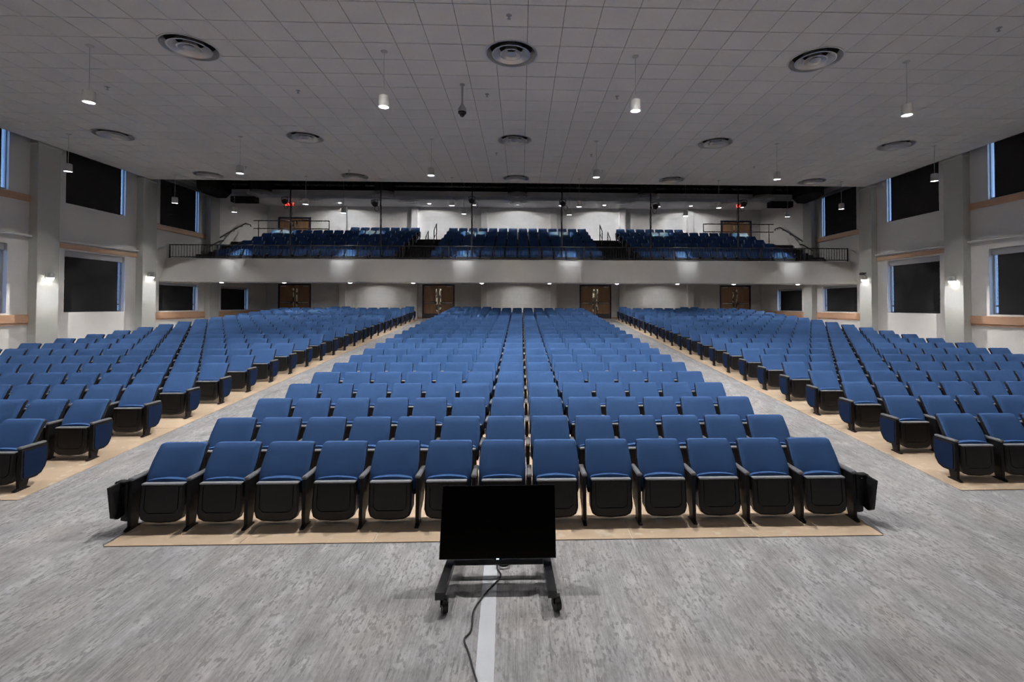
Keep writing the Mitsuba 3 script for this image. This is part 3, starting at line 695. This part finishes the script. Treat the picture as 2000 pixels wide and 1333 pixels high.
def loft(a, b, ya, yb, n=40):
    """band between two outlines"""
    def samp(p):
        r = np.array([p.exterior.interpolate(t, normalized=True).coords[0] for t in np.linspace(0, 1, n, endpoint=False)])
        ang = np.arctan2(r[:, 1] - .26, r[:, 0]); o = np.argsort(ang); return r[o]
    A, B = samp(a), samp(b)
    ra = [(x, ya, z) for x, z in A]; rb = [(x, yb, z) for x, z in B]
    return ribbon([ra + ra[:1], rb + rb[:1]])
def tilt(m, k=0.085):           # the folded pan leans: its foot stands forward
    m = m.copy(); v = m.vertices.copy(); v[:, 1] += 0.047 - (0.415 - v[:, 2]) * k; m.vertices = v; return m
u_o = Polygon([(-.155, .40), (.155, .40), (.155, .185), (.12, .15), (-.12, .15), (-.155, .185)])
PAN = tilt(cat(ex(pan_o, 0.055, 'xz', -0.028), loft(pan_o, pan_i, -0.028, -0.040), ex(pan_i.difference(u_o.buffer(0.007)), 0.004, 'xz', -0.040), ex(u_o, 0.004, 'xz', -0.041)))
LIP = tilt(cbx(-.200, .200, -.046, .010, .405, .423, 0.006))
CUSH = slab(interp(np.array([.11, .43]), np.array([.058, .062])), lambda v: 0.405, 0.10, 9, 9, 0.12, 0.0, 0.0)
cv = CUSH.vertices.copy()
top = np.clip((cv[:, 2] - .37) / .06, 0, 1)
cv[:, 2] += top * 0.032 * (1 - (cv[:, 0] / .21) ** 2) * (1 - ((cv[:, 1] - .11) / .08) ** 2)
CUSH.vertices = cv
def armcap(x):
    return cbx(x - .027, x + .027, -.035, .275, .46, .49, 0.010)
std = Polygon([(-.02, .465), (.265, .465), (.25, .30), (.19, .17), (.075, .11), (.05, .03), (.09, .012), (.09, 0), (-.08, 0), (-.08, .012), (-.035, .03), (-.04, .12), (-.03, .26)])
def standard(x): return ex(std, 0.034, 'yz', x - .017)
epan = Polygon([(-.035, .458), (.272, .458), (.266, .30), (.24, .205), (.195, .14), (.13, .112), (-.01, .112), (-.035, .13), (-.04, .20)])
G_ = {}
def group(name, mesh, m, sm=False):
    scene['group_' + name] = {'type': 'shapegroup', 'shape': mikit.ply(mesh, m, sm)}
    G_[name] = 'group_' + name
def inst(k, g, tw):
    scene[k] = {'type': 'instance', 'shape': {'type': 'ref', 'id': G_[g]}, 'to_world': tw}
SEATP = 0.5455
def seat_kit(sfx, p):
    h = p / 2
    group('backrest' + sfx, BACK, 'm_fabric', 50) if sfx == '' else G_.__setitem__('backrest' + sfx, G_['backrest'])
    for nm, ms, mt, sm in (('back_shell', SHELL, 'm_shell', 40), ('seat_pan', PAN, 'm_blackplastic', 30), ('pan_lip', LIP, 'm_lip', False), ('seat_cushion', CUSH, 'm_fabric', 60)):
        if sfx == '': group(nm, ms, mt, sm)
        else: G_[nm + sfx] = G_[nm]
    for s, nm in ((-1, 'l'), (1, 'r')):
        group(f'armrest_{nm}{sfx}', armcap(s * h), 'm_arm', False)
        group(f'standard_{nm}{sfx}', standard(s * h), 'm_standard', False)
        o = ex(epan, 0.022, 'yz', s * h + (0.018 if s > 0 else -0.040))
        inner = ex(epan.buffer(-0.022), 0.006, 'yz', s * h + (0.0402 if s > 0 else -0.0462))
        group(f'end_panel_{nm}{sfx}', o, 'm_standard', False)
        group(f'panel_cloth_{nm}{sfx}', inner, 'm_shadedcloth', False)
seat_kit('', SEATP)
seat_kit('w', 0.565)
seat_kit('b', 0.54)
LOWB = slab(interp(bz, by), bwid, 0.05, 9, 7, 0.09, 0.022, 0.020)
LOWS = slab(interp(bz + np.array([-.06, -.02, 0, 0, -.004, -.012]), by + 0.045), lambda v: bwid(v) + 0.006, 0.034, 5, 5, 0.09, 0.018, 0.004)
group('low_back', LOWB, 'm_fabric', 50)
group('low_shell', LOWS, 'm_shell', 40)
group('low_pan', tilt(cat(ex(pan_o, 0.055, 'xz', -0.035))), 'm_blackplastic', 30)
PARTS = ('backrest', 'back_shell', 'seat_pan', 'pan_lip', 'seat_cushion')

ORD = ['first', 'second', 'third', 'fourth', 'fifth', 'sixth', 'seventh', 'eighth', 'ninth', 'tenth', 'eleventh', 'twelfth', 'thirteenth', 'fourteenth', 'fifteenth', 'sixteenth', 'seventeenth', 'eighteenth', 'nineteenth', 'twentieth',
       'twenty-first', 'twenty-second', 'twenty-third', 'twenty-fourth']
def proj(q):
    q = np.array(q, float) - [0, 0, ZC]
    d = q @ fwd
    return PX + FX * (q @ rgt) / d, PY - FX * (q @ upv) / d, d
YROW = lambda n: 4.80 + 0.9144 * (n - 1)
seats = []          # x, y, z, pitch suffix, (left end?, right end?), label, group, depth, visible
for n in range(1, 25):
    y = YROW(n)
    rw = 'front row' if n == 1 else f'{ORD[n - 1]} row'
    for i in range(13 if n < 24 else 4):
        x = 0.088 + SEATP * (i - 6.5)
        lab = f'blue tip-up chair, {ORD[i]} from the left in the {rw} of the centre block'
        seats.append((x, y, '', i == 0, i == 12, lab, 'centre block seats', n))
    if n == 1: continue
    rw = 'front row' if n == 2 else f'{ORD[n - 2]} row'
    for s, x0, nm in ((-1, -5.68, 'left'), (1, 5.28, 'right')):
        for i in range(12):
            x = x0 + s * 0.565 * (i + 0.5)
            if n == 24 and i not in (0, 6, 7): continue
            lab = f'blue tip-up chair, {ORD[i]} from the aisle in the {rw} of the {nm} block'
            first, last = i == 0, i == 11
            seats.append((x, y, 'w', (s > 0 and first) or (s < 0 and last), (s < 0 and first) or (s > 0 and last), lab, f'{nm} block seats', n))
def inframe(s):
    u, v, d = proj((s[0], s[1] + 0.15, zf(s[1]) + 0.55))
    return -15 < u < 2015, d, u
cand = sorted([(inframe(s)[1], k) for k, s in enumerate(seats) if inframe(s)[0]])
near = {k for _, k in cand[:300]}
def place_seat(root, s, full=True, piece=None):
    x, y, sfx, le, re_, _, _, n = s
    z = zf(y) + 0.008
    tw = T().translate([x, y, z])
    a = rng.uniform(-2.2, 2.2)
    tp = T().translate([x, y, z + 0.1]).rotate([1, 0, 0], a).translate([0, 0, -0.1])
    def nm(p):
        if piece is None: return key(p, root)
        return key(f'{p}__{piece:03d}', root)
    if full:
        inst(nm('backrest'), 'backrest', tw); inst(nm('back_shell'), 'back_shell', tw)
        for p in ('seat_pan', 'pan_lip', 'seat_cushion'): inst(nm(p), p, tp)
    else:
        inst(nm('backrest'), 'low_back', tw); inst(nm('back_shell'), 'low_shell', tw)
        inst(nm('seat_pan'), 'low_pan', tp); inst(nm('seat_cushion'), 'seat_cushion', tp)
    inst(nm('armrest'), 'armrest_r' + sfx, tw); inst(nm('standard'), 'standard_r' + sfx, tw)
    if piece is not None: nm2 = lambda p: key(f'{p}__{piece + 5000:04d}', root)
    else: nm2 = nm
    if le: inst(nm2('armrest'), 'armrest_l' + sfx, tw); inst(nm2('standard'), 'standard_l' + sfx, tw)
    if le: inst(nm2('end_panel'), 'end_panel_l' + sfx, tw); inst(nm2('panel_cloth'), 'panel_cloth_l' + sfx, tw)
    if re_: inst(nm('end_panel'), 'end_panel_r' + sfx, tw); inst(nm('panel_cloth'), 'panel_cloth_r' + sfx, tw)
for k, s in enumerate(seats):
    if k in near:
        t = thing('auditorium_chair', s[5], 'chair', s[6])
        place_seat(t, s)
        if s[7] == 1 and (s[3] or s[4]):      # folded writing tablets hang at both ends of the front row
            sd = -1 if s[3] else 1
            xe = s[0] + sd * (SEATP / 2 + 0.03)
            fl = Polygon([(-.10, .43), (.07, .44), (.085, .20), (.04, .135), (-.06, .115), (-.115, .15)])
            m = ex(fl, 0.028, 'yz', 0)
            m.apply_transform(trimesh.transformations.rotation_matrix(sd * 0.16, [0, 1, 0], [0, 0, .44]))
            m.apply_translation([xe + sd * 0.13, s[1] + 0.0, 0.006])
            add('tablet_arm', m, 'm_blackplastic', t, label='folded black writing tablet')
            add('tablet_hinge', cbx(*sorted((xe, xe + sd * 0.16)), s[1] + .02, s[1] + .10, .415, .45, 0.008), 'm_standard', t)
            fl2 = Polygon([(.03, .40), (.20, .42), (.20, .12), (.16, .055), (.08, .05), (.03, .08)])
            fb = ex(fl2, 0.075, 'yz', xe + (0.012 if sd > 0 else -0.087)); fb.apply_translation([0, s[1] - 0.02, 0.006])
            add('tablet_bracket', fb, 'm_blackplastic', t)
rest_root = thing('rear_auditorium_chairs', 'remaining rows of blue tip-up seats filling the hall floor toward the back wall', 'chairs', kind='stuff')
pc = 0
for k, s in enumerate(seats):
    if k not in near:
        u = inframe(s)[2]
        if -420 < u < 2420:
            pc += 1
            place_seat(rest_root, s, full=False, piece=pc)
# balcony seats
def balc(x, k, lab, grp, le, re_):
    t = thing('balcony_chair', lab, 'chair', grp)
    tw = T().translate([x, BY[k], BZ[k]])
    inst(key('backrest', t), 'low_back', tw); inst(key('back_shell', t), 'low_shell', tw)
    inst(key('seat_pan', t), 'low_pan', tw); inst(key('seat_cushion', t), 'seat_cushion', tw)
    inst(key('armrest', t), 'armrest_rb', tw); inst(key('standard', t), 'standard_rb', tw)
    if le: inst(key('armrest', t), 'armrest_lb', tw); inst(key('standard', t), 'standard_lb', tw)
BR = ['top', 'second', 'third', 'fourth', 'fifth', 'sixth', 'lowest']
for k in range(7):
    for i in range(14):
        balc(-3.95 + 0.54 * (i + .5), k, f'blue balcony chair, {ORD[i]} from the left in the {BR[k]} row of the middle section', 'middle balcony seats', i == 0, 0)
    for i in range(7 if k == 0 else 14):
        balc(-5.46 - 0.54 * (i + .5), k, f'blue balcony chair, {ORD[i]} from the stair in the {BR[k]} row of the left section', 'left balcony seats', False, 0)
    for i in range(7 if k == 0 else 13):
        balc(5.20 + 0.54 * (i + .5), k, f'blue balcony chair, {ORD[i]} from the stair in the {BR[k]} row of the right section', 'right balcony seats', i == 0, 0)

# ------------------------------------------------------------------ monitor on its low cart, tape, cable
XT0, XT1 = -0.63, 0.28
def on_tv(u, v, d=0.0):          # u across 0..1, v up the tilted panel 0..1, d out of its front
    p0, p1 = np.array([3.80, 0.19]), np.array([3.97, 0.695])
    q = p0 + (p1 - p0) * v
    nrm = np.array([-(p1 - p0)[1], (p1 - p0)[0]]); nrm /= np.linalg.norm(nrm)
    q = q + nrm * d
    return [XT0 + (XT1 - XT0) * u, q[0], q[1]]
def tv_box(u0, u1, v0, v1, d0, d1, b=0.0):
    return trimesh.convex.convex_hull(np.array([on_tv(u, v, d) for u in (u0, u1) for v in (v0, v1) for d in (d0, d1)]))
t = thing('monitor', 'black flat-screen monitor tilted back on a low rolling cart before the front row', 'monitor')
add('bezel', cat(tv_box(0, 1, 0, 0.022, -0.04, 0.0), tv_box(0, 1, 0.985, 1, -0.04, 0), tv_box(0, 0.008, 0, 1, -0.04, 0), tv_box(0.992, 1, 0, 1, -0.04, 0)), 'm_bezel', t)
add('screen', tv_box(0.008, 0.992, 0.022, 0.985, -0.03, -0.003), 'm_screen', t)
add('back_cover', tv_box(0.03, 0.97, 0.05, 0.93, -0.075, -0.03), 'm_blackplastic', t)
add('brand_plate', tv_box(0.47, 0.53, -0.015, 0.018, -0.02, 0.001), 'm_bezel', t)
add('power_light', tv_box(0.488, 0.512, -0.012, 0.004, 0.001, 0.003), 'm_lens', t, emit=[1.6, 3.6, 7.0], label='blue-white power light')
t = thing('monitor_cart', 'low black steel cart on casters carrying the tilted monitor', 'cart')
for s, xb, xf in ((-1, -0.53, -0.565), (1, 0.19, 0.228)):
    def beam(x0, x1, y0, y1, z0, z1, w):
        v = np.array([[x0 - w, y0, z0], [x0 + w, y0, z0], [x0 - w, y0, z1], [x0 + w, y0, z1], [x1 - w, y1, z0], [x1 + w, y1, z0], [x1 - w, y1, z1], [x1 + w, y1, z1]])
        return trimesh.convex.convex_hull(v)
    add('leg', beam(xf, xb, 3.43, 4.36, 0.10, 0.152, 0.031), 'm_cart', t)
    for y, xx in ((3.46, xf + 0.03), (4.33, xb)):
        c = key('caster', t)
        wh = tube([xx - 0.018, y - .006, 0.052], [xx + 0.018, y + .006, 0.052], 0.052, 24)
        scene[c] = mikit.ply(wh, 'm_blackplastic', 30)
        add('fork', cat(bx(xx - .026, xx - .022, y - .02, y + .02, .045, .105), bx(xx + .022, xx + .026, y - .02, y + .02, .045, .105), bx(xx - .026, xx + .026, y - .02, y + .02, .100, .106)), 'm_cart', c)
add('front_bar', cbx(-0.55, 0.21, 3.90, 3.945, 0.085, 0.130, 0.006), 'm_cart', t)
add('rear_bar', cbx(-0.53, 0.19, 4.28, 4.33, 0.085, 0.130, 0.006), 'm_cart', t)
for x in (-0.42, 0.07):
    add('upright', trimesh.convex.convex_hull(np.array([[x + a, y + b, z] for a in (-.02, .02) for (y, z) in ((3.99, 0.12), (4.09, 0.55)) for b in (-.02, .02)])), 'm_cart', t)
add('mount_plate', tv_box(0.25, 0.75, 0.25, 0.70, -0.10, -0.075), 'm_cart', t)
def tape_pts(y): return -0.205 + (y - 2.8) * (-0.04 / 1.25)
ty = np.linspace(1.32, 4.40, 12)
m = ribbon([[(tape_pts(y) - 0.055, y, 0.002), (tape_pts(y) + 0.055, y, 0.002)] for y in ty])
tag(add('floor_tape', cat(m, ribbon([[(tape_pts(y) - 0.055, y, 0.0), (tape_pts(y) - 0.055, y, 0.002)] for y in ty]), ribbon([[(tape_pts(y) + 0.055, y, 0.0), (tape_pts(y) + 0.055, y, 0.002)] for y in ty])), 'm_tape'), 'wide pale cloth tape stuck along the carpet under the cart', 'tape')
cp = [(-0.17, 4.05, .19), (-0.18, 4.03, .08), (-0.19, 4.0, .012), (-0.16, 3.93, .008), (-0.17, 3.84, .008), (-0.24, 3.70, .008), (-0.29, 3.58, .008), (-0.33, 3.43, .008), (-0.325, 3.25, .008), (-0.36, 3.17, .008), (-0.325, 3.06, .008), (-0.285, 2.93, .008), (-0.25, 2.82, .008), (-0.22, 2.6, .008), (-0.25, 2.2, .008), (-0.2, 1.7, .008), (-.2, 1.34, .008)]
from scipy.interpolate import CubicSpline
cp = np.array(cp); tt = np.arange(len(cp))
cs = CubicSpline(tt, cp)(np.linspace(0, len(cp) - 1, 90))
cs[:, 2] = np.maximum(cs[:, 2], 0.0065)
tag(add('power_cable', poly_tube(cs, 0.0055, 6), 'm_cable', smooth=True), 'thin black power cable winding over the carpet from the monitor', 'cable')
th = np.linspace(0, 4 * np.pi, 40)
cl2 = [[-0.13 + (0.045 + 0.01 * math.sin(a * .7)) * math.cos(a), 4.06 + 0.05 * math.sin(a), 0.01 + 0.002 * i / 4] for i, a in enumerate(th)]
tag(add('cable_coil', poly_tube(cl2, 0.005, 6), 'm_cable', smooth=True), 'small coil of black cable on the carpet behind the cart bar', 'cable')
